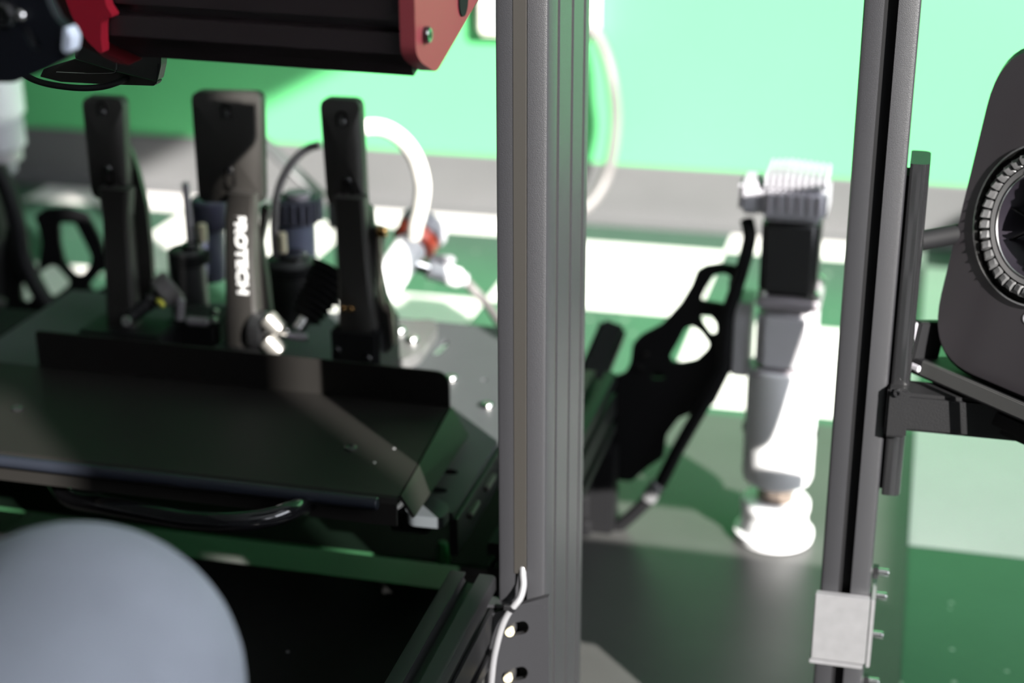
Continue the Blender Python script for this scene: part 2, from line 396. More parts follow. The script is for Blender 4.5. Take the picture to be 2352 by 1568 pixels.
# speaker local frame
psi = R(43.6); tl = R(11.5)
SX = Vector((math.cos(psi), -math.sin(psi), 0)); hn = Vector((-math.sin(psi), -math.cos(psi), 0))
SN = hn*math.cos(tl)+Vector((0, 0, 1))*math.sin(tl); SU = SN.cross(SX)*-1
if SU.z < 0: SU = -SU
KS = 1.095; SX, SN, SU = SX*KS, SN*KS, SU*KS      # everything on the speaker is scaled by KS
SC = atD(2386, 517, 1.32)
sp = thing('speaker', 'graphite rounded bookshelf speaker with a ribbed driver ring, cut by the right frame edge', 'speaker', SC-SU*.13)
hw, hh, dp = .0775, .128, .195
oc = rounded([(-hw, -hh), (hw, -hh), (hw, hh), (-hw, hh)], .050, 10)
ic = rounded([(-hw+.004, -hh+.004), (hw-.004, -hh+.004), (hw-.004, hh-.004), (-hw+.004, hh-.004)], .050, 10)
def SP(x, y, z=0): return SC + SX*x + SU*y + SN*z
b = NB()
rings = []
for lp, z in ((ic, 0), (oc, -.006), (oc, -dp+.006), (ic, -dp)):
    rings.append([b.verts.new(SP(p[0], p[1], z)) for p in lp])
for A, B in zip(rings, rings[1:]):
    for k in range(len(A)): b.faces.new((A[k], B[k], B[(k+1) % len(A)], A[(k+1) % len(A)]))
b.faces.new(rings[-1])
# front face with a round opening
n = 72; circ = [b.verts.new(SP(.0605*math.cos(2*math.pi*k/n), .0605*math.sin(2*math.pi*k/n))) for k in range(n)]
es = [b.edges.new((circ[k], circ[(k+1) % n])) for k in range(n)]
fe = [e for e in b.edges if e.verts[0] in rings[0] and e.verts[1] in rings[0]]
bmesh.ops.triangle_fill(b, edges=es+fe, use_beauty=True)
obj('cabinet', b, SPKR, sp, True)
def ringlathe(prof, M, name, par=sp, n=72, sm=True):
    b = NB(); u, v = SX, SU; rs = []
    for r_, h in prof: rs.append([b.verts.new(SC+u*r_*math.cos(2*math.pi*k/n)+v*r_*math.sin(2*math.pi*k/n)+SN*h) if r_ > 1e-6 else None for k in range(n)])
    for i, (A, B) in enumerate(zip(rs, rs[1:])):
        for k in range(n):
            if B[0] is None:
                if k == 0: c = b.verts.new(SC+SN*prof[i+1][1])
                b.faces.new((A[k], A[(k+1) % n], c))
            else: b.faces.new((A[k], B[k], B[(k+1) % n], A[(k+1) % n]))
    return obj(name, b, M, par, sm)
ringlathe([(.0605, -.006), (.0605, .0012), (.0592, .0012), (.0592, -.006)], SPKL, 'trim_ring')
ringlathe([(.0592, -.006), (.0560, -.009)], RUBBER, 'shadow_gap')
# scalloped surround ring
b = NB(); N = 40; seg = 6; rr = [(.0565, -.0085), (.0550, -.0015), (.0520, .0005), (.0478, -.0010), (.0465, -.0030)]
grid = []
for r_, h in rr:
    row = []
    for k in range(N*seg):
        a = 2*math.pi*k/(N*seg); t = (k % seg)/seg
        hb = h + .0028*(t**.6) - .0028*(1 if t == 0 else 0) if r_ > .047 else h
        rq = r_-.0008*math.sin(math.pi*t) if r_ > .047 else r_
        row.append(b.verts.new(SC+SX*rq*math.cos(a)+SU*rq*math.sin(a)+SN*hb))
    grid.append(row)
for A, B in zip(grid, grid[1:]):
    for k in range(N*seg): b.faces.new((A[k], B[k], B[(k+1) % (N*seg)], A[(k+1) % (N*seg)]))
obj('ribbed_surround', b, SPKD, sp, True)
ringlathe([(.0466, -.003), (.0455, -.0012), (.0425, -.0025), (.0415, -.003)], SPKD, 'inner_ring')
ringlathe([(.0415, -.003), (.0408, -.0022), (.0402, -.003)], SPKL, 'bright_edge')
ringlathe([(.0402, -.003), (.030, -.013), (.020, -.021), (.014, -.024), (0, -.022)], CONE, 'cone')
# nine waveguide fins in front of the tweeter, part of the cone
re_ = SP(-hw+.004, .0, -.055); re_ = re_+SU*((rod_a.z-re_.z)/SU.z); b = NB(); cyl(b, rod_a, re_, .0085); obj('cross_rod', b, RUBBER, mt, True)
for k in range(9):
    a = 2*math.pi*(k+.3)/9; e = SX*math.cos(a)+SU*math.sin(a); t = SX*-math.sin(a)+SU*math.cos(a)
    b = NB(); vs = [SC+e*.004+SN*-.008, SC+e*.031+SN*-.0105, SC+e*.036+SN*-.0085, SC+e*.006+SN*-.001]
    for s in (-.0006, .0006): fn = [b.verts.new(p+t*s) for p in vs] if s < 0 else fn + [b.verts.new(p+t*s) for p in vs]
    b.faces.new(fn[0:4]); b.faces.new(fn[4:8])
    for i in range(4): b.faces.new((fn[i], fn[(i+1) % 4], fn[4+(i+1) % 4], fn[4+i]))
    obj('waveguide_fin', b, BLKGLOSS, sp)
b = NB(); lo = (atD(2345, 731, 1.325)-SC)/KS**2; ox, oy = lo.dot(SX), lo.dot(SU)
oo = [(ox+.0042*math.cos(2*math.pi*k/28), oy+.0042*math.sin(2*math.pi*k/28)) for k in range(28)]
oi = [(ox+.0030*math.cos(2*math.pi*k/28), oy+.0030*math.sin(2*math.pi*k/28)) for k in range(28)]
plate(b, [oo, oi], lambda p: SP(p[0], p[1], .0003), SN*-.0004); obj('round_letter', b, LGREY, sp, label='small grey letter O printed under the driver')
# tilted shelf holding the speaker, with folded tabs
sh = thing('speaker_shelf', 'black tilted metal shelf with folded retaining tab holding the speaker', 'shelf', SC-SU*.14-SN*.08)
b = NB(); box(b, SC-SU*(hh+.0065)-SN*.074, (2*hw+.01, .165, .012), (SX, -SN, SU), .0012, 2); obj('deck', b, RUBBER, sh, True)
b = NB(); box(b, SC-SU*(hh+.0020)+SX*.012+SN*.0175, (2*hw-.010, .0030, .012), (SX, -SN, SU), .0010, 2); obj('front_lip', b, mat('lip_highlight', (.10, .10, .10), .35, metal=.4), sh, True)  # edge highlight put into the lip's grey metal colour
b = NB(); box(b, SC-SU*(hh-.011)-SX*(hw+.0050)+SN*-.006, (.0090, .030, .036), (SX, -SN, SU), .0011, 2); obj('retaining_tab', b, RUBBER, sh, True)
b = NB(); box(b, SC-SU*(hh-.011)-SX*(hw+.0078)+SN*.0100, (.0095, .0024, .034), (SX, -SN, SU), .0009, 2); obj('tab_face', b, LGREY, sh, True)  # light grey stands in for sunlight on the black tab's face
b = NB(); box(b, SC-SU*(hh+.0062)-SX*(hw-.000)+SN*.0105, (.020, .0035, .0050), (SX, -SN, SU), .0010, 2); obj('tab_foot', b, LGREY, sh, True)
b = NB(); box(b, SC-SU*(hh+.0245)-SN*.085+SX*.0, (.100, .15, .022), (SX, -SN, SU), .006, 3); obj('tilt_block', b, RUBBER, sh, True)

# ------------------------------------------------------------------ unseen stand and block added right of the view to shade mat and actuator
ss = thing('shade_stand', 'added low black floor stand, unseen right of the view, casting shade', 'stand', (.5, 1.0, .0))
b = NB(); boxr(b, .48, .53, .97, 1.02, .014, .262, .004, 2); obj('column', b, BLK, ss)
b = NB(); boxr(b, .38, .64, .86, 1.16, .0005, .014, .004, 2); obj('foot_plate', b, BLK, ss)
b = NB(); boxr(b, .345, .722, .96, 1.03, .262, .28, .003, 2); obj('shelf', b, BLK, ss)
sm_ = thing('shade_box', 'added black block on the low stand, unseen, casting shade', 'shade block', (.48, 1.0, .28))  # block added only for the shade it casts
b = NB(); boxr(b, .352, .715, .965, 1.03, .2805, .545, .006, 2); obj('shell', b, BLK, sm_)
b = NB(); boxr(b, .37, .70, .960, .965, .30, .53, .002, 1); obj('front_panel', b, BLKGLOSS, sm_)
# ------------------------------------------------------------------ white linear actuator, right
def actuator(label, cx, cy, full=True):
    A = thing('motion_actuator', label, 'actuator', (cx, cy, .004))
    ZM = ((0, 0), (.021, .018), (.056, .047), (.069, .060), (.092, .083), (.266, .242), (.368, .325), (.384, .340), (.486, .436), (.528, .476), (.56, .508))
    def zz(h):
        for (a0_, b0_), (a1_, b1_) in zip(ZM, ZM[1:]):
            if h <= a1_: return b0_+(b1_-b0_)*(h-a0_)/(a1_-a0_)
        return h
    O = Vector((cx, cy, 0)); up = Vector((0, 0, 1))
    def part(nm, prof, M, n=40, a0=0, sm=True):
        b = NB(); lathe(b, [(r_, zz(h)) for r_, h in prof], O, up, n, a0); return obj(nm, b, M, A, sm)
    part('foot_pad', [(.044, .004), (.049, .007), (.0503, .014), (.050, .019), (.0425, .021), (.0415, .045), (.0415, .052), (.0435, .056), (.0435, .066), (.0415, .069), (.020, .069), (.020, .060), (0, .060)], WHITEP)
    part('shaft', [(.0215, .058), (.0230, .060), (.0230, .105), (.020, .107)], CHROMEBR)
    part('lower_cylinder', [(.032, .092), (.0415, .098), (.0440, .106), (.0440, .262), (.042, .266)], WHITEP)
    def rbox(nm, x0, x1, y0, y1, z0, z1, M, bv=.006):
        b = NB(); boxr(b, cx+x0, cx+x1, cy+y0, cy+y1, zz(z0), zz(z1), bv, 3); return obj(nm, b, M, A, True)
    rbox('gear_housing', -.034, .038, -.034, .036, .262, .368, LGREY2, .012)
    rbox('housing_collar', -.036, .040, -.036, .038, .255, .270, PINKG, .005)
    rbox('motor_flange', -.035, .041, -.036, .038, .366, .384, PINKG, .004)
    for sx, sy in ((-.028, -.030), (.034, -.030), (.034, .032), (-.028, .032)):
        b = NB(); lathe(b, [(.0055, zz(.383)), (.006, zz(.384)), (.006, zz(.392)), (.003, zz(.394))], O+Vector((sx, sy, 0)), up, 12); obj('screw', b, STEEL, A, True)
    rbox('motor', -.0335, .0345, -.0345, .0345, .384, .486, BLKM, .008)
    hb = rbox('motor_cap', -.038, .041, -.040, .042, .484, .528, LGREY, .008)
    rbox('cable_boss', -.062, -.034, -.034, .012, .490, .533, LGREY, .006)
    for k in range(10):
        x = -.030+k*.0074
        b = NB(); boxr(b, cx+x-.0018, cx+x+.0018, cy-.039, cy+.040, zz(.527), zz(.5435)-.0006*abs(k-3), .0008, 1); obj('cooling_fin', b, LGREY, A)
    for k in range(6):
        x = -.026+k*.0115
        b = NB(); boxr(b, cx+x-.0018, cx+x+.0018, cy-.0425, cy-.0398, zz(.498), zz(.522), .0008, 1); obj('cap_rib', b, PINKG, A)
    for s in (-1, 1):
        b = NB(); boxr(b, cx+s*.044-.002, cx+s*.044+.002, cy-.006, cy+.006, .15, .162, .001, 1); obj('side_clip', b, CHROME, A)
    return A
CHROMEBR = mat('bronze_steel_shaft', (.30, .24, .20), .22, metal=1)
LGREY2 = mat('grey_gear_housing', (.55, .54, .57), .42, noise=.05, nscale=25)
BLKM = mat('black_motor_shell', (.020, .020, .021), .40, noise=.05)
fp = atZ(1768, 1245, 0.0)
AX, AY = -.139, 1.898
actuator('white motion actuator standing on the black mat beside the right upright', AX, AY)
# vertical mounting rail and perforated bracket
mr = thing('actuator_bracket', 'black perforated steel bracket joining the right actuator to the rig', 'bracket', (AX-.13, AY, .20))
BY = AY-.005
outer = [(1694, 612), (1655, 606), (1620, 611), (1600, 622), (1588, 655), (1562, 698), (1520, 745), (1472, 770), (1453, 790), (1448, 832), (1436, 856), (1400, 870), (1384, 930), (1372, 1060), (1400, 1100), (1450, 1106), (1490, 1072), (1524, 1050), (1530, 1000), (1558, 962), (1608, 926), (1642, 890), (1664, 862), (1682, 852), (1694, 800), (1698, 700), (1712, 640), (1718, 560), (1706, 560)]
h0 = [(1608, 690), (1622, 662), (1638, 632), (1664, 627), (1680, 636), (1668, 700)]
h1 = [(1538, 820), (1560, 782), (1574, 754), (1590, 748), (1610, 762), (1630, 790), (1622, 806), (1598, 828), (1565, 834), (1544, 832)]
h2 = [(1606, 726), (1632, 725), (1646, 744), (1645, 766), (1634, 770), (1618, 748)]
h3 = [(1498, 858), (1511, 850), (1526, 860), (1526, 870), (1498, 870)]
b = NB(); pxplate(b, [outer, h0, h1, h2, h3], BY, .006, .004); obj('front_web', b, RUBBER, mr)
out2 = [(1640, 780), (1660, 790), (1690, 830), (1640, 930), (1560, 960), (1440, 1100), (1390, 1090), (1400, 900), (1520, 840), (1600, 850)]
b = NB(); pxplate(b, [out2], BY+.05, .006, .006); obj('rear_web', b, RUBBER, mr)
b = NB(); q0 = atY(1710, 690, BY); q1 = atY(1700, 858, BY); boxr(b, q0.x-.011, q0.x+.0095, BY-.010, BY+.045, q1.z, q0.z, .002, 2); obj('clamp_rail', b, LGREY2, mr)
b = NB(); q0 = atY(1693, 640, BY); boxr(b, q0.x-.0095, q0.x+.004, BY-.006, BY+.05, atY(1690, 855, BY).z, q0.z, .002, 2); obj('mounting_edge', b, RUBBER, mr)
for x, y in ((1470, 842), (1486, 812), (1395, 1105)): p = atY(x, y, BY); bolt('bolt', p, (0, -1, 0), .0045, .006, mr, CHROME)
b = NB(); tube(b, [atY(x, y, BY-k) for x, y, k in ((1716, 506, .0), (1722, 540, .012), (1716, 575, .014), (1704, 620, .014), (1690, 665, .014), (1672, 720, .014), (1665, 790, .016), (1660, 850, .018), (1630, 905, .02), (1595, 965, .02), (1555, 1035, .02), (1510, 1120, .02), (1460, 1175, .02), (1400, 1225, .02), (1350, 1262, .02), (1290, 1290, .01))], .0085, 14)
ac = thing('actuator_cable', 'thick black power cable hanging from the right actuator down to the rig', 'cable', atY(1600, 960, BY))
obj('sheath', b, RUBBER, ac, True)
b = NB(); cyl(b, atY(1488, 1146, BY-.02), atY(1514, 1108, BY-.02), .0102, n=18); obj('metal_band', b, ALU, ac, True)
# dark side beam and pillar beside the centre upright
sb = thing('rig_outrigger', 'black diagonal outrigger beam showing right of the centre upright', 'beam', atY(1380, 900, 1.86))
b = NB(); A0 = atY(1408, 755, 1.95); A1 = atY(1300, 1010, 1.80)
d = (A1-A0).normalized(); u = d.cross(Vector((0, 1, 0))).normalized(); v = u.cross(d)
box(b, (A0+A1)/2, (.036, .04, (A1-A0).length), (u, v, d), .006, 3); obj('beam', b, RUBBER, sb, True)
b = NB(); q = atY(1362, 1000, 1.86)
for k in range(7): 
    zz = atY(1350, 900+k*58, 1.86).z; boxr(b, q.x-.06, q.x-.002+.004*(k % 2), 1.84, 1.88, zz-.03, zz+.004, .003, 1)
obj('ribbed_pillar', b, RUBBER, sb)
b = NB(); boxr(b, -.62, q.x+.004, 1.82, 1.90, .10, .184, .004, 2); obj('cross_member', b, RUBBER, sb)
b = NB(); q = atY(1380, 1090, 1.86); boxr(b, q.x-.05, q.x+.018, 1.85, 1.89, .004, .12, .003, 2); obj('support_leg', b, RUBBER, sb)

# ------------------------------------------------------------------ rig rails
rl = thing('frame_rail', 'black slotted frame rail left of the centre upright, its cut end lit', 'rail', (-.34, .70, .25))
def rail(x0, w, z1, h, y0, y1, par, M, name='extrusion'):
    sec = slot_section(w, h, front=(w/2,), back=(w/2,), left=(.02, h-.02) if h > .05 else (h/2,), right=(.02, h-.02) if h > .05 else (h/2,), sw=.0125, r=.003)
    b = NB(); extrude_profile(b, sec, lambda p: Vector((x0+p[0], y0, z1-p[1])), (0, y1-y0, 0)); return obj(name, b, M, par, True)
rail(-.3640, .0420, .30, .08, .15, 1.205, rl, ANOD2)
for y in (1.00, .80):
    b = NB(); boxr(b, -.350, -.336, y-.02, y+.02, .2935, .2975, .001, 1); obj('slot_nut', b, STEEL, rl)
yb0_ = 1.28
rl2 = thing('frame_rail', 'black lower frame rail running back under the pedal tray', 'rail', (-.35, 1.7, .18))
rail(-.372, .040, .245, .08, 1.36, 1.815, rl2, ANOD2)
fp_ = thing('side_filler', 'matt black footboard left of the pedal base plate, standing in for dark hardware', 'filler', (-1.3, 1.6, .25))  # dark board added in place of the black hardware there
b = NB(); boxr(b, -1.62, -1.045, yb0_, atZ(100, 712, .296).y, .249, .296, .004, 2); obj('board', b, RUBBER, fp_)
rl3 = thing('frame_rail', 'black frame rail at the far left side under the heel plate', 'rail', (-1.2, 1.3, .18))
rail(-1.25, .040, .245, .08, .4, 1.74, rl3, ANOD2)
# ------------------------------------------------------------------ pedal tray, heel plate
ZL, ZF = .332, .351        # the plate falls slightly towards the pedals
yl = atZ(550, 886, ZL).y; yf = atZ(450, 1086, ZF).y; xr = atY(1032, 934, yl).x; xf = atY(905, 1122, yf).x
def zh(y): return ZF+(ZL-ZF)*(y-yf)/(yl-yf)
def onp(x, y):
    p = atZ(x, y, .34)
    for _ in range(8): p = atZ(x, y, zh(p.y))
    return p
ZP = ZF
xl = -1.35
hp = thing('heel_plate', 'black satin folded heel plate in front of the three pedals', 'heel plate', ((xl+xr)/2, (yl+yf)/2, ZP-.04))
b = NB(); plate(b, [[(xl, yf), (xf+.004, yf), (xr, yl), (xl, yl)]], lambda p: Vector((p[0], p[1], zh(p[1])-.004)), (0, 0, .004)); obj('deck', b, BLKPLATE, hp)
zl = atY(550, 808, yl).z; xq = atY(1032, 900, yl).x; xq0 = atY(84, 790, yl).x
lip = rounded([(xq0, ZL-.004), (xq, ZL-.004), (xq, zl-.001), (xq0, zl+.002)], [.001, .001, .016, .004], 6)
b = NB(); plate(b, [lip], lambda p: Vector((p[0], yl, p[1])), (0, .003, 0)); obj('heel_stop', b, BLKPLATE, hp)
# right flange folded down
g = [Vector((xr, yl, ZL-.001)), Vector((xf+.004, yf, ZF-.001))]
fo0 = atY(1071, 1003, yl-.006); fo1 = atY(947, 1190, yf+.002)
b = NB(); q = [g[0], g[1], fo1, fo0]
nv = (q[1]-q[0]).cross(q[3]-q[0]).normalized()*.003
vs = [b.verts.new(p) for p in q]+[b.verts.new(p+nv) for p in q]
b.faces.new(vs[:4]); b.faces.new(vs[4:][::-1])
for i in range(4): b.faces.new((vs[i], vs[(i+1) % 4], vs[4+(i+1) % 4], vs[4+i]))
obj('side_flange', b, BLKPLATE, hp)
# front edge folded down with a rounded nose
prf = [(yf, ZP), (yf-.004, ZP-.001), (yf-.007, ZP-.005), (yf-.008, ZP-.026), (yf-.005, ZP-.026), (yf-.004, ZP-.006), (yf, ZP-.004)]
b = NB(); extrude_profile(b, prf, lambda p: Vector((xl, p[0], p[1])), (xf+.004-xl, 0, 0)); obj('front_fold', b, BLKPLATE, hp)
for x, y in ((40, 940), (806, 1030)):
    p = onp(x, y); b = NB(); lathe(b, [(.0065, 0), (.006, .0018), (.0045, .0026), (.0022, .0026), (.002, .0008), (0, .0008)], (p.x, p.y, p.z), Vector((0, 0, 1)), 18); obj('rivet', b, CHROME, hp, True)
for x, y in ((905, 1030), (860, 1062)):
    p = onp(x, y); b = NB(); lathe(b, [(.0016, 0), (.0012, .0006), (0, .0008)], (p.x, p.y, p.z), Vector((0, 0, 1)), 10); obj('stud', b, ALU, hp, True)
# tube along the front edge
ft = thing('front_tube', 'blue grey metal tube under the front edge of the heel plate', 'tube', (-.9, yf, ZP-.05))
p = atY(60, 1058, yf-.012); b = NB(); zt2 = atY(40, 1062, yf-.016).z; cyl(b, (xl, yf-.016, zt2), (xf-.01, yf-.016, zt2), .0058, n=20); obj('tube', b, mat('navy_gloss_tube', (.010, .012, .018), .4, spec=.4), ft, True)
# base plate of the pedal set
ZB = .300
bp = thing('pedal_base_plate', 'dark grey satin base plate carrying the pedals, sunlit at its right end', 'base plate', (-.8, 1.6, ZB-.006))
bx1 = atZ(1137, 1023, ZB).x
BASEP = mat('grey_satin_base_plate', (.062, .065, .070), .48, spec=.22, noise=.12, nscale=12, bump=.1, bscale=90)
yb0 = atZ(1037, 1178, ZB).y; yb1 = atZ(1000, 738, ZB).y
def hole(x, y, l, h): 
    c = atZ(x, y, ZB); return [(c.x+l/2*math.cos(2*math.pi*k/16), c.y+h/2*math.sin(2*math.pi*k/16)) for k in range(16)]
b = NB(); plate(b, [[(-1.04, yb0), (bx1, yb0), (bx1, yb1), (-1.04, yb1)], hole(1030, 1083, .020, .012), hole(1005, 1125, .020, .012), hole(1012, 797, .012, .05), hole(1112, 872, .008, .008)], lambda p: Vector((p[0], p[1], ZB-.006)), (0, 0, .006)); obj('plate', b, BASEP, bp)
for x, y in ((1119, 935), (1036, 872)):
    p = atZ(x, y, ZB); b = NB(); lathe(b, [(.0075, 0), (.0075, .003), (.006, .005), (.003, .005), (.0028, .002), (0, .002)], (p.x, p.y, ZB), Vector((0, 0, 1)), 18); obj('bolt', b, STEEL, bp, True)
b = NB(); boxr(b, bx1-.004, bx1+.004, yb0, yb1-.05, ZB-.045, ZB-.006, .001, 1); obj('edge_rail', b, BLK, bp)
for k in range(3):
    b = NB(); box(b, (bx1+.006, yb0+.05+k*.06, ZB-.02), (.006, .030, .006), None, .001, 1); obj('lock_tab', b, mat('dull_metal_tab', (.10, .09, .085), .4, metal=.3), bp)
for x in (-1.0, -.8, bx1-.06):
    b = NB(); boxr(b, x-.02, x+.02, yb0+.05, yb1-.05, .245, ZB-.006, .003, 1); obj('riser', b, BLK, bp)
# silver plate end poking out
se = thing('slider_plate', 'small light grey metal plate end poking out below the heel plate corner', 'plate', atY(990, 1165, yf))
zq = ZB+.006
so_ = [atZ(x, y, zq) for x, y in ((930, 1170), (968, 1120), (988, 1135), (1030, 1158), (1031, 1172), (1016, 1190), (945, 1183))]
b = NB(); plate(b, [rounded([(p.x, p.y) for p in so_], .004)], lambda p: Vector((p[0], p[1], zq-.011)), (0, 0, .011)); bevel(b, .0015, 2, 50); obj('plate', b, mat('light_grey_metal', (.07, .078, .086), .42, metal=.1), se, True)
# lower tray, the wall's green reflection put into sheet and edge colours
lt = thing('lower_tray', 'dark tray under the heel plate, green wall reflection painted into sheet and front edge', 'tray', (-.8, 1.2, .18))
zt_ = .20; pA = atZ(560, 1232, zt_); pB = atZ(1050, 1308, zt_)
TRAY = mat('green_reflection_sheet', (.002, .005, .003), .6, spec=.06)
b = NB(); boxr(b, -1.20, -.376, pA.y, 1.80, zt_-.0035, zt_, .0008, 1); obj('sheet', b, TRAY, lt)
b = NB(); boxr(b, -1.20, -.376, pA.y-.0012, pA.y-.0001, zt_-.0032, zt_-.0003); obj('edge_reflection', b, mat('green_reflection_edge', (.02, .07, .03), .3), lt)  # green strip is a painted reflection of the wall
for x in (-1.15, -.44):
    b = NB(); boxr(b, x, x+.05, pA.y+.1, pA.y+.35, .004, zt_-.0035); obj('tray_support', b, BLK, lt)
b = NB(); g0 = atZ(1017, 1288, zt_); lathe(b, [(.008, 0), (.0055, .020), (.004, .022)], (g0.x, g0.y, zt_), Vector((0, 0, 1)), 14); obj('green_peg', b, mat('green_plastic', (.02, .22, .05), .4), lt, True, label='small green peg')
b = NB(); tube(b, [atY(x, y, Y) for x, y, Y in ((120, 1095, 1.30), (160, 1143, 1.26), (240, 1160, 1.22), (340, 1178, 1.19), (440, 1195, 1.17), (530, 1199, 1.16), (610, 1190, 1.17), (670, 1172, 1.19), (715, 1150, 1.24), (740, 1120, 1.3))], .0088, 16)
obj('loose_hose', b, BLKGLOSS, smooth=True, label='glossy black hose sagging below the heel plate front edge', cat='hose')

ff = thing('shade_panel', 'added matt black panel standing in for the shaded mat below the heel plate', 'panel', (-.8, .8, .15))
b = NB(); boxr(b, -1.20, -.376, .25, pA.y-.012, .168, .176, .002, 1); obj('panel', b, mat('shade_black', (.004, .004, .004), .7, spec=.2), ff)  # black sheet put in where the mat lies in shade
for x in (-1.15, -.44):
    b = NB(); boxr(b, x, x+.05, .35, pA.y-.1, .004, .168); obj('panel_support', b, BLK, ff)
b = NB(); p = atZ(661, 1497, .176); lathe(b, [(.0016, 0), (.0012, .001), (0, .0012)], p, Vector((0, 0, 1)), 10); obj('stud', b, ALU, ff, True)
# ------------------------------------------------------------------ the three pedals
def zpx(x, y, Y): return atY(x, y, Y)
def pedal(label, pad, side, arm, Yp, Ya, armw, screws, extra=None, curve=.012):
    """pad: (x0t,x1t,yt,x0b,x1b,yb) photo pixels; arm: centre line of pixels"""
    x0t, x1t, yt, x0b, x1b, yb = pad
    base = atY(arm[-1][0], arm[-1][1], Ya)
    P = thing('pedal', label, 'pedal', (base.x, Ya, ZB))
    # curved pad
    b = NB(); nx, nz = 10, 14; G = []
    tl_, tr_, bl_, br_ = atY(x0t, yt, Yp), atY(x1t, yt+4, Yp), atY(x0b, yb-6, Yp), atY(x1b, yb, Yp)
    rad = .010; W_ = (tr_-tl_).length; Hh = (tl_-bl_).length
    ol = rounded([(0, 0), (1, 0), (1, 1), (0, 1)], 0)
    def mp(u, v, dz):
        xa_ = x0t+(x0b-x0t)*v**1.6; xb_ = x1t+(x1b-x1t)*v**1.2
        off = curve*3*(v-.40)**2
        return atY(xa_*(1-u)+xb_*u, (yt+4*u)*(1-v)+(yb-6+6*u)*v, Yp+off)+Vector((0, dz, 0))
    outl = rounded([(0, 0), (W_, 0), (W_, Hh), (0, Hh)], rad, 5); inl = rounded([(.002, .002), (W_-.002, .002), (W_-.002, Hh-.002), (.002, Hh-.002)], rad-.002, 5)
    # lattice pad: rings following the outline, shrunk towards the centre for curvature
    rings = []
    for fac, dz in ((1, .014), (1, .002), (.985, 0), (.8, 0), (.6, 0), (.4, 0), (.2, 0)):
        rg = []
        for p in outl:
            u = (p[0]-W_/2)*fac+W_/2; v = (p[1]-Hh/2)*(1-(1-fac)*(W_/Hh if fac > .97 else 1))+Hh/2
            rg.append(b.verts.new(mp(u/W_, v/Hh, dz)))
        rings.append(rg)
    for A, B in zip(rings, rings[1:]):
        for k in range(len(A)): b.faces.new((A[k], B[k], B[(k+1) % len(A)], A[(k+1) % len(A)]))
    b.faces.new(rings[-1]); b.faces.new(rings[0][::-1])
    pd = obj('pad', b, PADM, P, True)
    for (sx, sy) in screws:
        u = (sx-x0t)/(x1t-x0t); v = (sy-yt)/(yb-yt); c = mp(u, v, 0)
        s = mp(u, v+.07, -.0003)
        b = NB(); lp = []
        for k in range(24):
            a = 2*math.pi*k/24; lp.append((.0062*math.cos(a), .0062*math.sin(a)+(.008 if math.sin(a) > 0 else -.012)))
        inner = [(p[0]*.72, p[1]*.80) for p in lp]
        plate(b, [lp, inner], lambda p: c+Vector((p[0], -.0006, p[1]-.002)), (0, .0015, 0)); obj('slot_rim', b, BLKPLATE, P)
        b = NB(); lathe(b, [(.0045, -.001), (.0045, .0014), (.0036, .0022), (.0020, .0022), (.0018, .0006), (0, .0006)], c, Vector((0, -1, 0)), 16); obj('pad_screw', b, CHROME, P, True)
    # arm: swept box along the centreline
    b = NB(); pts = [atY(x, y, Ya+dy) for x, y, dy in arm]; ws = armw
    rings = []
    for i, p in enumerate(pts):
        wv = ws[i]; dd = .011
        rings.append([b.verts.new(p+Vector((sx*wv/2*k1, sy*dd*k2, 0))) for sx, sy, k1, k2 in ((-1, -1, .8, 1), (1, -1, .8, 1), (1, -1, 1, .7), (1, 1, 1, .7), (1, 1, .8, 1), (-1, 1, .8, 1), (-1, 1, 1, .7), (-1, -1, 1, .7))])
    for A, B in zip(rings, rings[1:]):
        for k in range(8): b.faces.new((A[k], B[k], B[(k+1) % 8], A[(k+1) % 8]))
    b.faces.new(rings[0]); b.faces.new(rings[-1][::-1])
    obj('arm', b, PADM, P, True)
    return P
PADM = mat('black_anodised_pedal', (.020, .018, .0165), .50, spec=.9, bump=.3, bscale=700)
YP = 1.573
# clutch
cp = pedal('narrow black clutch pedal at left, slightly curved pad with two slotted screws', (188, 282, 222, 212, 292, 462), None,
      [(268, 430, -.012), (272, 500, .0), (278, 600, .0), (284, 700, .0), (288, 785, .0)], YP-.015, YP, [.036, .030, .032, .034, .036], ((234, 257), (238, 388)), curve=.018)
b = NB(); pxplate(b, [[(290, 330), (300, 345), (318, 400), (335, 470), (345, 560), (350, 640), (345, 700), (310, 720), (310, 560), (300, 440)]], YP+.02, .008, .003); obj('rear_blade', b, PADM, cp)
# brake
bpd = pedal('wide black brake pedal in the middle, half sunlit, white lettering down its arm', (438, 598, 210, 456, 604, 470), None,
      [(560, 440, -.012), (556, 500, .0), (556, 600, .0), (560, 700, .0), (566, 800, .0)], YP-.015, YP, [.030, .033, .033, .036, .042], ((519, 262), (521, 393)), curve=.016)
b = NB(); pxplate(b, [[(598, 470), (618, 480), (600, 560), (612, 640), (625, 760), (596, 790), (588, 640)]], YP+.015, .010, .003); obj('rear_blade', b, PADM, bpd)
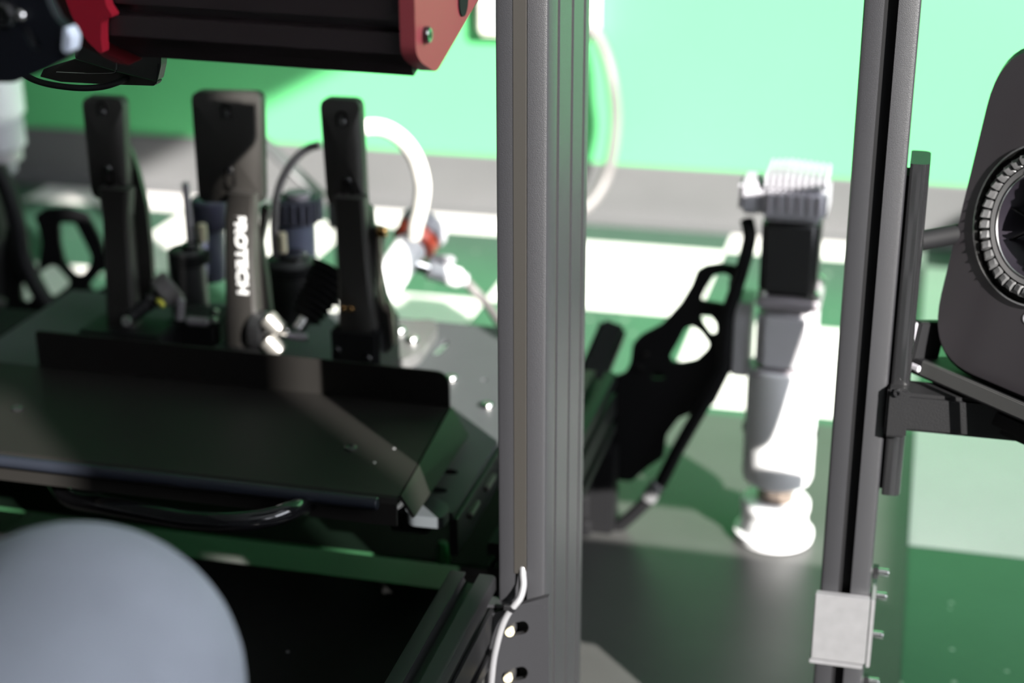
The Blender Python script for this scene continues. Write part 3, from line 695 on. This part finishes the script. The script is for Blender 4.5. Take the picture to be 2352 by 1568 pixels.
# throttle
tp = pedal('narrow black throttle pedal at right with a curved pad and side linkage', (734, 826, 226, 752, 838, 478), None,
      [(806, 450, -.012), (812, 520, .0), (818, 620, .0), (824, 720, .0), (830, 830, .0)], YP-.015, YP, [.034, .034, .036, .040, .050], ((784, 280), (788, 416)), curve=.020)
b = NB(); pxplate(b, [[(838, 470), (852, 480), (856, 522), (872, 522), (880, 540), (872, 620), (885, 680), (902, 720), (902, 800), (860, 830), (850, 700)], [(866, 560), (870, 560), (868, 690), (862, 690)]], YP+.005, .010, .003); obj('side_link', b, PADM, tp)
b = NB(); p = atY(876, 532, YP); cyl(b, p+Vector((-.004, 0, 0)), p+Vector((.006, 0, 0)), .006, n=18); obj('pivot_pin', b, BRASS, tp, True)
b = NB(); pxplate(b, [[(866, 545), (872, 545), (876, 620), (874, 660), (882, 700), (892, 690), (900, 715), (908, 790), (900, 790), (892, 720), (880, 712), (868, 690)]], YP-.004, .004, .001); obj('return_spring_arm', b, mat('bronze_link', (.36, .30, .26), .35, metal=.6), tp)
# lettering down the brake arm (reads from top to bottom)
cu_ = bpy.data.curves.new('lettering', 'FONT'); cu_.body = 'PROTECH'; cu_.size = 1; cu_.extrude = .01; cu_.offset = .035; cu_.space_character = 1.02
to = bpy.data.objects.new('tmp', cu_); S.collection.objects.link(to)
dg = bpy.context.evaluated_depsgraph_get(); dg.update(); me = bpy.data.meshes.new_from_object(to.evaluated_get(dg)); bpy.data.objects.remove(to)
t0 = atY(539, 489, YP-.0125); t1 = atY(546, 674, YP-.0125); Lg = (t1-t0).length
xs = [v.co.x for v in me.vertices]; ys = [v.co.y for v in me.vertices]
fx = Lg/(max(xs)-min(xs)); fy = .0132/(max(ys)-min(ys)); b = NB(); b.from_mesh(me)
dn = (t1-t0).normalized(); rg_ = Vector((1, 0, 0))
for v in b.verts:
    x, y, z = v.co; v.co = t0+dn*((x-min(xs))*fx)+rg_*((y-min(ys))*fy-.0006)+Vector((0, -z*.05, 0))
obj('lettering', b, WHITEPRINT, bpd, normals=False, label='white vertical lettering reading top to bottom')
# ------------------------------------------------------------------ hydraulics and small hardware behind the pedals
YH = 1.72
mc = thing('brake_reservoir', 'smoky plastic fluid reservoir between brake and throttle pedals', 'reservoir', atY(680, 590, YH))
def vcyl(par, x, y0, y1, wpx, M, nm, Y=YH, n=28, prof=None):
    a = atY(x, y1, Y); c = atY(x, y0, Y); r_ = wpx/2/FPX*((a-CAM).dot(FW)); b = NB(); cyl(b, a, Vector((a.x, a.y, c.z)), r_, n=n); return obj(nm, b, M, par, True)
vcyl(mc, 682, 505, 600, 92, SMOKE, 'bowl'); vcyl(mc, 684, 452, 508, 104, mat('dark_lid_plastic', (.03, .03, .045), .35), 'lid')
b = NB()
a = atY(684, 480, YH); rr_ = 54/FPX*((a-CAM).dot(FW))
for k in range(18):
    an = 2*math.pi*k/18; box(b, a+Vector((math.cos(an)*rr_, math.sin(an)*rr_, 0)), (.004, .004, .026), None, .001, 1)
obj('grip_rib', b, mat('lid_rib_plastic', (.07, .07, .10), .4), mc)
vcyl(mc, 684, 440, 455, 60, PINKG, 'cap_top')
vcyl(mc, 650, 535, 580, 20, CREAM, 'outlet', Y=YH-.05)
mc2 = thing('clutch_reservoir', 'smoky plastic fluid reservoir behind the left side of the brake pedal', 'reservoir', atY(480, 620, YH+.02))
vcyl(mc2, 482, 520, 640, 84, SMOKE, 'bowl', YH+.02); vcyl(mc2, 484, 455, 525, 88, mat('dark_lid_plastic_b', (.05, .05, .08), .35), 'lid', YH+.02)
vcyl(mc2, 466, 515, 555, 22, CREAM, 'outlet', Y=YH-.02); vcyl(mc2, 437, 420, 560, 18, PINKG, 'threaded_rod', Y=YH-.02)
def damper(label, x, y0, y1, wpx, Y, grp):
    D = thing('pedal_damper', label, 'damper', atY(x, y1, Y), grp)
    vcyl(D, x, y0, y1, wpx, BLKM, 'body', Y); vcyl(D, x, y0-12, y0+4, wpx*.55, CHROME, 'cap', Y)
    for k in range(3): vcyl(D, x, y0+12+k*8, y0+15+k*8, wpx*1.04, RUBBER, 'ring', Y)
    return D
damper('black cylinder standing behind the gap left of the brake arm', 440, 570, 740, 84, YH-.03, 'black damper cylinders behind the pedals')
damper('wide black cylinder standing between brake and throttle arms', 672, 592, 740, 118, YH-.04, 'black damper cylinders behind the pedals')
# ribbed bellows left of the throttle
bl = thing('rubber_bellows', 'black ribbed rubber bellows leaning against the throttle pedal', 'bellows', atY(740, 740, YP+.03))
A0 = atY(700, 730, YP+.02); A1 = atY(770, 620, YP+.06); d = (A1-A0); Ln = d.length; b = NB(); prof = []
for k in range(9): prof += [(.014+.001*k, Ln*k/9), (.019+.0012*k, Ln*(k+.5)/9)]
prof.append((.016, Ln)); lathe(b, prof, A0, d, 26); obj('boot', b, RUBBER, bl, True)
b = NB(); cyl(b, A0-d*.25, A0+d*.02, .007, n=16); obj('push_rod', b, STEEL, bl, True)
# knuckles and linkages
lk = thing('brake_linkage', 'chrome pivot and clevis joint at the foot of the brake pedal', 'linkage', atY(610, 790, YP))
b = NB(); p = atY(606, 758, YP-.005); cyl(b, p+Vector((-.012, 0, 0)), p+Vector((.004, 0, 0)), .022, n=30); obj('pivot_disc', b, CHROME, lk, True)
b = NB(); cyl(b, p+Vector((.004, 0, 0)), p+Vector((.030, 0, 0)), .0062, n=18); obj('pivot_shaft', b, STEEL, lk, True)
b = NB(); cyl(b, p+Vector((.0042, 0, 0)), p+Vector((.010, 0, 0)), .012, n=6); obj('hex_nut', b, STEEL, lk)
for dy in (0, 1):
    b = NB(); q0 = atY(612, 728+dy*50, YP-.02); q1 = atY(644, 760+dy*50, YP-.02); cyl(b, q0, q1, .0105, n=18); obj('clevis', b, mat('satin_silver_%s' % 'ab'[dy], (.50, .48, .45), .30, metal=.8), lk, True)
b = NB(); cyl(b, atY(650, 770, YP), atY(706, 776, YP+.01), .0045, n=14); obj('tie_rod', b, PINKG, lk, True)
b = NB(); box(b, atY(560, 808, YP), (.06, .05, .02), None, .003, 2); obj('pivot_block', b, BLK, lk)
lk2 = thing('clutch_linkage', 'black clutch push rod and knurled adjuster at the foot of the left pedal', 'linkage', atY(350, 760, YP))
q0 = atY(300, 728, YP-.01); q1 = atY(395, 655, YP+.02)
b = NB(); cyl(b, q0, q1, .0085, n=18); obj('push_rod', b, BLK, lk2, True)
b = NB(); cyl(b, q0.lerp(q1, .70), q0.lerp(q1, 1.05), .0185, n=24); obj('adjuster', b, mat('worn_grey_knob', (.13, .12, .12), .45), lk2, True)
b = NB(); cyl(b, q0.lerp(q1, .48), q0.lerp(q1, .60), .0105, n=18); obj('lock_nut', b, CHROME, lk2, True)
b = NB(); cyl(b, atY(372, 693, YP-.015), atY(366, 699, YP-.018), .006, n=14); obj('indicator', b, YELLOW, lk2, True, label='yellow end mark')
b = NB(); cyl(b, atY(290, 738, YP-.02), atY(290, 738, YP-.03), .006, n=14); obj('bolt', b, STEEL, lk2, True)
b = NB(); box(b, atY(300, 775, YP), (.10, .06, .03), None, .003, 2); obj('pivot_block', b, BLK, lk2)
lk3 = thing('clutch_bracket', 'dark metal bracket with small bright screws between clutch and brake arms', 'bracket', atY(450, 800, YP+.04))
b = NB(); boxr(b, atY(390, 760, YP+.03).x, atY(510, 760, YP+.03).x, YP+.02, YP+.08, ZB, atY(450, 735, YP+.03).z, .003, 2); obj('block', b, BLK, lk3)
b = NB(); cyl(b, atY(432, 736, YP+.012), atY(478, 740, YP+.012), .0048, n=14); obj('pin', b, PINKG, lk3, True)
b = NB(); cyl(b, atY(415, 686, YP+.01), atY(413, 734, YP+.01), .0050, n=14); obj('post', b, PINKG, lk3, True)
for x, y in ((495, 716), (492, 735)): bolt('bolt', atY(x, y, YP+.018), (0, -1, 0), .0045, .004, lk3, STEEL)
lk4 = thing('throttle_bracket', 'black throttle bracket with a light rounded mounting foot on the base plate', 'bracket', atY(880, 800, YP))
f_ = [atZ(x, y, ZB+.014) for x, y in ((862, 738), (920, 735), (996, 733), (1006, 750), (965, 808), (930, 824), (880, 828), (850, 800))]
b = NB(); plate(b, [rounded([(p.x, p.y) for p in f_], .008)], lambda p: Vector((p[0], p[1], ZB+.0002)), (0, 0, .014)); bevel(b, .002, 2, 50); obj('mounting_foot', b, mat('worn_black_metal', (.10, .10, .10), .32, spec=.8), lk4, True)
for x, y in ((946, 782), (918, 762)):
    p = atZ(x, y, ZB+.016); b = NB(); lathe(b, [(.008, 0), (.008, .004), (.006, .007), (.003, .007), (.003, .003), (0, .003)], (p.x, p.y, ZB+.014), Vector((0, 0, 1)), 16); obj('bolt', b, STEEL, lk4, True)
b = NB(); boxr(b, atY(770, 800, YP).x, atY(880, 800, YP).x, YP-.015, YP+.06, ZB, atY(800, 745, YP).z, .004, 2); obj('block', b, BLK, lk4)
for x, y in ((789, 707), (807, 708)): b = NB(); p = atY(x, y, YP-.013); cyl(b, p, p+Vector((0, -.004, 0)), .0032, n=12); obj('brass_screw', b, BRASS, lk4, True)
for x, y in ((775, 802), (846, 822)): bolt('bolt', atY(x, y, YP-.016), (0, -1, 0), .005, .004, lk4, CHROME)
# hoses
b = NB(); tube(b, [atY(x, y, Y) for x, y, Y in ((800, 310, YH+.02), (840, 292, YH+.03), (885, 296, YH+.05), (925, 322, YH+.07), (955, 365, YH+.09), (970, 420, YH+.1), (966, 470, YH+.11), (955, 515, YH+.12), (950, 540, YH+.13))], .0098, 16)
wh = thing('white_hose', 'white hose arching right of the throttle pedal into the cylinder', 'hose', atY(900, 400, YH+.08))
obj('hose', b, WHITETUBE, wh, True)
b = NB(); tube(b, [atY(x, y, Y) for x, y, Y in ((735, 332, YH-.02), (705, 342, YH-.02), (672, 372, YH-.03), (645, 420, YH-.04), (632, 475, YH-.05), (630, 530, YH-.05), (634, 590, YH-.05))], .0048, 14)
obj('grey_hose', b, GREYCABLE, smooth=True, label='thin grey hose curving up between brake and throttle pads', cat='hose')
b = NB(); box(b, (atY(600, 320, YH+.45)+atY(740, 455, YH+.45))/2, (.008, .03, (atY(600, 320, YH+.45)-atY(740, 455, YH+.45)).length), (lambda d: (d.cross(Vector((0, 1, 0))).normalized(), Vector((0, 1, 0)), d))((atY(600, 320, YH+.45)-atY(740, 455, YH+.45)).normalized()), .002, 1)
kk = atY(785, 500, YH+.45); boxr(b, kk.x-.008, kk.x+.008, kk.y-.012, kk.y+.012, .0, kk.z+.03)
box(b, (atY(740, 455, YH+.45)+kk)/2, (.008, .02, .06), None, .001, 1)
obj('support_strut', b, mat('grey_strut', (.07, .072, .075), .4), smooth=True, label='thin grey diagonal strut behind the grey hose', cat='strut')
gc = thing('gas_cylinder', 'white horizontal cylinder with a red collar behind the throttle pedal', 'cylinder', atY(930, 620, YH+.25))
c0 = atY(864, 682, YH+.17); c1 = atY(948, 560, YH+.24); dd = (c1-c0).normalized()
b = NB(); cyl(b, c0, c1, .022, n=32); obj('body', b, WHITEP, gc, True)
b = NB(); lathe(b, [(.021, 0), (.030, .001), (.030, .016), (.021, .017)], c1, dd, 32); obj('red_collar', b, ORANGE, gc, True)
b = NB(); lathe(b, [(.021, .017), (.032, .018), (.034, .030), (.030, .038), (.020, .040), (0, .040)], c1, dd, 32); obj('end_cap', b, LGREY, gc, True)
cn = thing('cable_connector', 'shiny barrel plug with a dark lead lying right of the white cylinder', 'connector', atY(1020, 625, YH+.25))
k0 = atY(945, 605, YH+.22); k1 = atY(1058, 640, YH+.26); dk = (k1-k0).normalized(); Lk = (k1-k0).length
b = NB(); cyl(b, k0+dk*Lk*.32, k0+dk*Lk*.97, .0130, n=26); obj('barrel', b, WHITEP, cn, True)
b = NB(); cyl(b, k0, k0+dk*Lk*.33, .0090, n=22); obj('socket', b, STEEL, cn, True)
b = NB(); cyl(b, k0+dk*Lk*.97, k0+dk*Lk*1.1, .0095, n=20); obj('gland', b, LGREY, cn, True)
b = NB(); box(b, k0+dk*Lk*.62+Vector((0, .0, .0185)), (.034, .014, .010), None, .003, 2); obj('latch', b, LGREY, cn, True)
b = NB(); tube(b, [k0+dk*Lk*1.08, atY(1090, 668, YH+.27), atY(1120, 700, YH+.26), atY(1150, 745, YH+.22), atY(1190, 800, YH+.15)], .0062, 14); obj('lead', b, GREYCABLE, cn, True)

# ------------------------------------------------------------------ left actuator and its bracket
la = thing('motion_actuator', 'white motion actuator with grey motor cut off by the left frame edge', 'actuator', (atY(-20, 400, 2.2).x, 2.2, .004))
LA = WL[la]
def lv(nm, y0, y1, xr_, M, n=32):
    a = atY(xr_, (y0+y1)/2, 2.2); r_ = a.x-LA.x; b = NB(); z0 = atY(xr_, y1, 2.2).z; z1 = atY(xr_, y0, 2.2).z
    cyl(b, (LA.x, LA.y, z0), (LA.x, LA.y, z1), r_, n=n); return obj(nm, b, M, la, True)
lv('upper_tube', 150, 276, 40, WHITEP); lv('motor_cap', 276, 345, 46, LGREY); lv('cap_ring', 345, 372, 42, PINKG)
b = NB(); z0 = atY(40, 372, 2.2).z
for k in range(12):
    an = 2*math.pi*k/12; boxr(b, LA.x+math.cos(an)*.036-.003, LA.x+math.cos(an)*.036+.003, LA.y+math.sin(an)*.036-.003, LA.y+math.sin(an)*.036+.003, z0-.02, z0+.001, .001, 1)
obj('cap_tooth', b, LGREY, la)
lv('motor', 372, 700, 34, BLKM)
b = NB(); cyl(b, (LA.x, LA.y, .004), (LA.x, LA.y, atY(30, 700, 2.2).z), .028, n=28); obj('lower_cylinder', b, BLKM, la, True)
lb = thing('actuator_bracket', 'black perforated steel bracket beside the left actuator', 'bracket', atY(130, 760, 2.05))
outl_ = [(78, 498), (100, 480), (150, 476), (198, 490), (228, 545), (246, 600), (262, 640), (262, 760), (60, 790), (10, 770), (5, 600), (14, 520), (40, 560), (62, 610), (86, 622), (96, 560), (88, 520)]
hA = [(135, 512), (172, 512), (196, 560), (210, 590), (206, 610), (188, 632), (172, 632), (148, 604), (138, 560)]
hB = [(86, 628), (118, 609), (130, 612), (160, 645), (158, 655), (126, 680), (114, 682)]
hC = [(48, 652), (62, 645), (78, 668), (76, 682), (60, 696), (48, 686)]
hD = [(203, 655), (232, 622), (250, 620), (256, 650), (214, 672)]
b = NB(); pxplate(b, [outl_, hA, hB, hC, hD], 2.05, .006, .005); obj('web', b, RUBBER, lb)
b = NB(); boxr(b, atY(-60, 600, 2.08).x, atY(14, 600, 2.08).x, 2.06, 2.10, ZB-.05, atY(20, 420, 2.08).z, .01, 2); obj('mounting_edge', b, RUBBER, lb)
b = NB(); tube(b, [atY(x, y, 2.04) for x, y in ((-10, 380), (18, 440), (40, 520), (52, 590), (84, 660), (120, 710), (160, 745))], .013, 14); obj('strap', b, RUBBER, lb, True)
for x, y in ((178, 722), (10, 690), (105, 755)): bolt('bolt', atY(x, y, 2.045), (0, -1, 0), .008, .006, lb, STEEL)

# ------------------------------------------------------------------ wheel base with red end plates, hub plate, under-tray
YB_ = .98
wb = thing('steering_motor', 'black ribbed steering motor housing with red end plates at the top left', 'wheel motor', atY(560, 60, YB_))
wv = (atY(940, 170, YB_)-atY(380, 148, YB_)); wv.y = 0
# body: grooved extrusion running along x
zc = lambda y, x=600: atY(x, y, YB_).z
xa, xb = atY(212, 90, YB_).x, atY(926, 90, YB_).x
z_bot = zc(158); 
pr = [(0, zc(-180)), (-.0, zc(20)), (.008, zc(24)), (.008, zc(44)), (0, zc(48)), (0, zc(96)), (.010, zc(104)), (.016, zc(130)), (.020, zc(158)), (.20, zc(158)+.050), (.20, zc(-180))]
b = NB(); extrude_profile(b, pr, lambda p: Vector((xa, YB_+p[0], p[1])), (xb-xa, 0, -.004)); obj('housing', b, mat('black_brown_anodised', (.020, .014, .015), .34, spec=.6), wb)
def endplate(x, th, nm, ypx):
    f0 = [(-.006, zc(-160)), (-.006, zc(100)), (.004, zc(128)), (.037, .776), (.205, .825), (.205, zc(-160))]
    b = NB(); plate(b, [rounded(f0, .008)], lambda p: Vector((x, YB_+p[0], p[1])), (th, 0, 0)); return obj(nm, b, mat('red_plate_with_sheen', (.30, .045, .055), .5, spec=.6), wb)  # reflective sheen mixed into the red
endplate(xb, .010, 'end_plate', 0)
x_l = atY(232, 60, YB_).x
fl = [(150, -160), (150, 0), (166, 40), (200, 95), (236, 128), (232, 90), (232, 45), (262, 40), (240, 10), (262, -160)]
b = NB(); pxplate(b, [fl], YB_-.012, .010, .004); obj('left_cheek', b, RED, wb)
fr = [(112, -160), (118, 0), (140, 50), (172, 98), (270, 142), (236, 125), (200, 95), (170, 45), (154, 0), (152, -160)]
b = NB(); pxplate(b, [[(118, -160), (122, 0), (150, 60), (185, 104), (268, 146), (300, 150), (236, 118), (200, 85), (172, 40), (160, -160)]], YB_-.002, .02, .003); obj('cheek_rim', b, mat('dark_red_rim', (.05, .002, .004), .4), wb)
pe = atY(973, 80, YB_); 
b = NB(); c = Vector((xb+.010, atX(975, 80, xb+.010).y, atX(975, 80, xb+.010).z)); lathe(b, [(.0055, 0), (.0055, .003), (.0045, .004), (.0025, .004), (.0025, .001), (0, .001)], c, Vector((1, 0, 0)), 18); obj('bolt', b, CHROME, wb, True)
b = NB(); c = atX(1062, 2, xb+.010); lathe(b, [(.0105, 0), (.0105, .0012), (0, .0012)], c, Vector((1, 0, 0)), 24); obj('badge', b, RUBBER, wb, True)
# hub plate at far left, nearer the lens
hb_ = thing('wheel_hub_plate', 'dark navy machined steering wheel plate with slot in the top left corner', 'wheel plate', atY(60, 100, .80))
o1 = [(-120, -160), (98, -160), (106, 0), (128, 45), (152, 66), (164, 88), (162, 130), (110, 158), (32, 190), (-120, 188)]
s1 = [(46, 62), (62, 58), (92, 98), (94, 112), (84, 120), (70, 112)]
b = NB(); pxplate(b, [o1, s1], .80, .008, .003); obj('plate', b, NAVY, hb_)
b = NB(); pxplate(b, [[(30, 40), (80, 40), (110, 110), (90, 140), (50, 120)]], .8095, .006, .002); obj('backing_plate', b, RUBBER, hb_)
b = NB(); c = atY(16, 32, .80); lathe(b, [(.0075, 0), (.0075, .005), (.0058, .0065), (.0034, .0065), (.003, .003), (0, .003)], c, Vector((0, -1, 0)), 20); obj('bolt', b, CHROME, hb_, True)
b = NB(); c = atY(52, 34, .80); lathe(b, [(.003, 0), (.003, .003), (.002, .004), (0, .004)], c, Vector((0, -1, 0)), 14); obj('stud', b, STEEL, hb_, True)
b = NB(); pxplate(b, [[(146, 64), (152, 66), (163, 88), (160, 118), (150, 124), (142, 112)]], .797, .011, .001); obj('bevel_face', b, mat('bevel_highlight', (.55, .60, .70), .4), hb_)  # highlight on the bevel, put into a pale blue colour
# shallow tray under the base: sharp, with bright bent edge
ut = thing('display_housing', 'dark grey angular device housing hanging under the wheel base', 'housing', atY(260, 150, 1.13))
YU = 1.13; HOUS = mat('dark_grey_housing', (.040, .040, .038), .45, spec=.6, bump=.2, bscale=900)
ub = [(165, 60), (372, 60), (372, 150), (366, 188), (356, 197), (180, 178), (160, 130)]
f3 = [(168, -60), (374, -60), (370, 150), (362, 186), (268, 163), (172, 134)]
b = NB(); pxplate(b, [f3], YU, .010, .002); obj('front_face', b, HOUS, ut)
f4 = [(100, 158), (172, 136), (268, 165), (360, 188), (354, 197), (250, 194), (140, 188), (92, 176)]
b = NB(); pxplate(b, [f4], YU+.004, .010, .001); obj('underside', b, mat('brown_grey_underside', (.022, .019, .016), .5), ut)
b = NB(); tube(b, [atY(x, y, YU-.002) for x, y in ((269, 130), (268, 152), (266, 162), (258, 168), (200, 169), (130, 166))], .0006, 8, sub=4); obj('bright_edge', b, STEEL, ut, True)
b = NB(); tube(b, [atY(x, y, YU-.001) for x, y in ((364, 146), (361, 180), (358, 192))], .0005, 6, sub=3); obj('seam', b, RUBBER, ut)
b = NB(); tube(b, [atY(x, y, Y) for x, y, Y in ((40, 160, 1.05), (75, 182, 1.07), (120, 195, 1.09), (180, 202, 1.10), (230, 200, 1.11), (268, 190, 1.12), (300, 175, 1.14))], .0024, 12)
obj('display_cable', b, RUBBER, smooth=True, label='thin black cable sagging under the dark housing at top left', cat='cable')

# ------------------------------------------------------------------ seat bolster close to the lens
st_ = thing('racing_seat', 'blue grey suede racing seat with rounded thigh bolster, out of focus at bottom left', 'seat', (-.55, .45, .30))
cc_ = atD(170, 1590, .80); Rr = .083
b = NB(); nu, nv_ = 48, 28; dirb = Vector((-.12, -1, -.15)).normalized()
u_, v_, d_ = frame_of(dirb); prof = []
for k in range(13):
    a = math.pi/2*k/12; prof.append((Rr*math.sin(a), -Rr*math.cos(a)))
prof += [(Rr*1.0, .03), (Rr*1.02, .12), (Rr*1.02, .26), (Rr*.9, .32), (Rr*.5, .35), (0, .355)]
lathe(b, prof, cc_, dirb, 56); obj('bolster', b, FABRIC, st_, True)
b = NB(); box(b, (cc_.x-.22, cc_.y-.17, cc_.z-.10), (.40, .42, .10), None, .035, 5); obj('seat_cushion', b, FABRIC, st_, True)
b = NB(); boxr(b, cc_.x-.44, cc_.x-.02, cc_.y-.36, cc_.y+.02, .28, cc_.z-.148, .01, 2); obj('seat_base', b, RUBBER, st_)
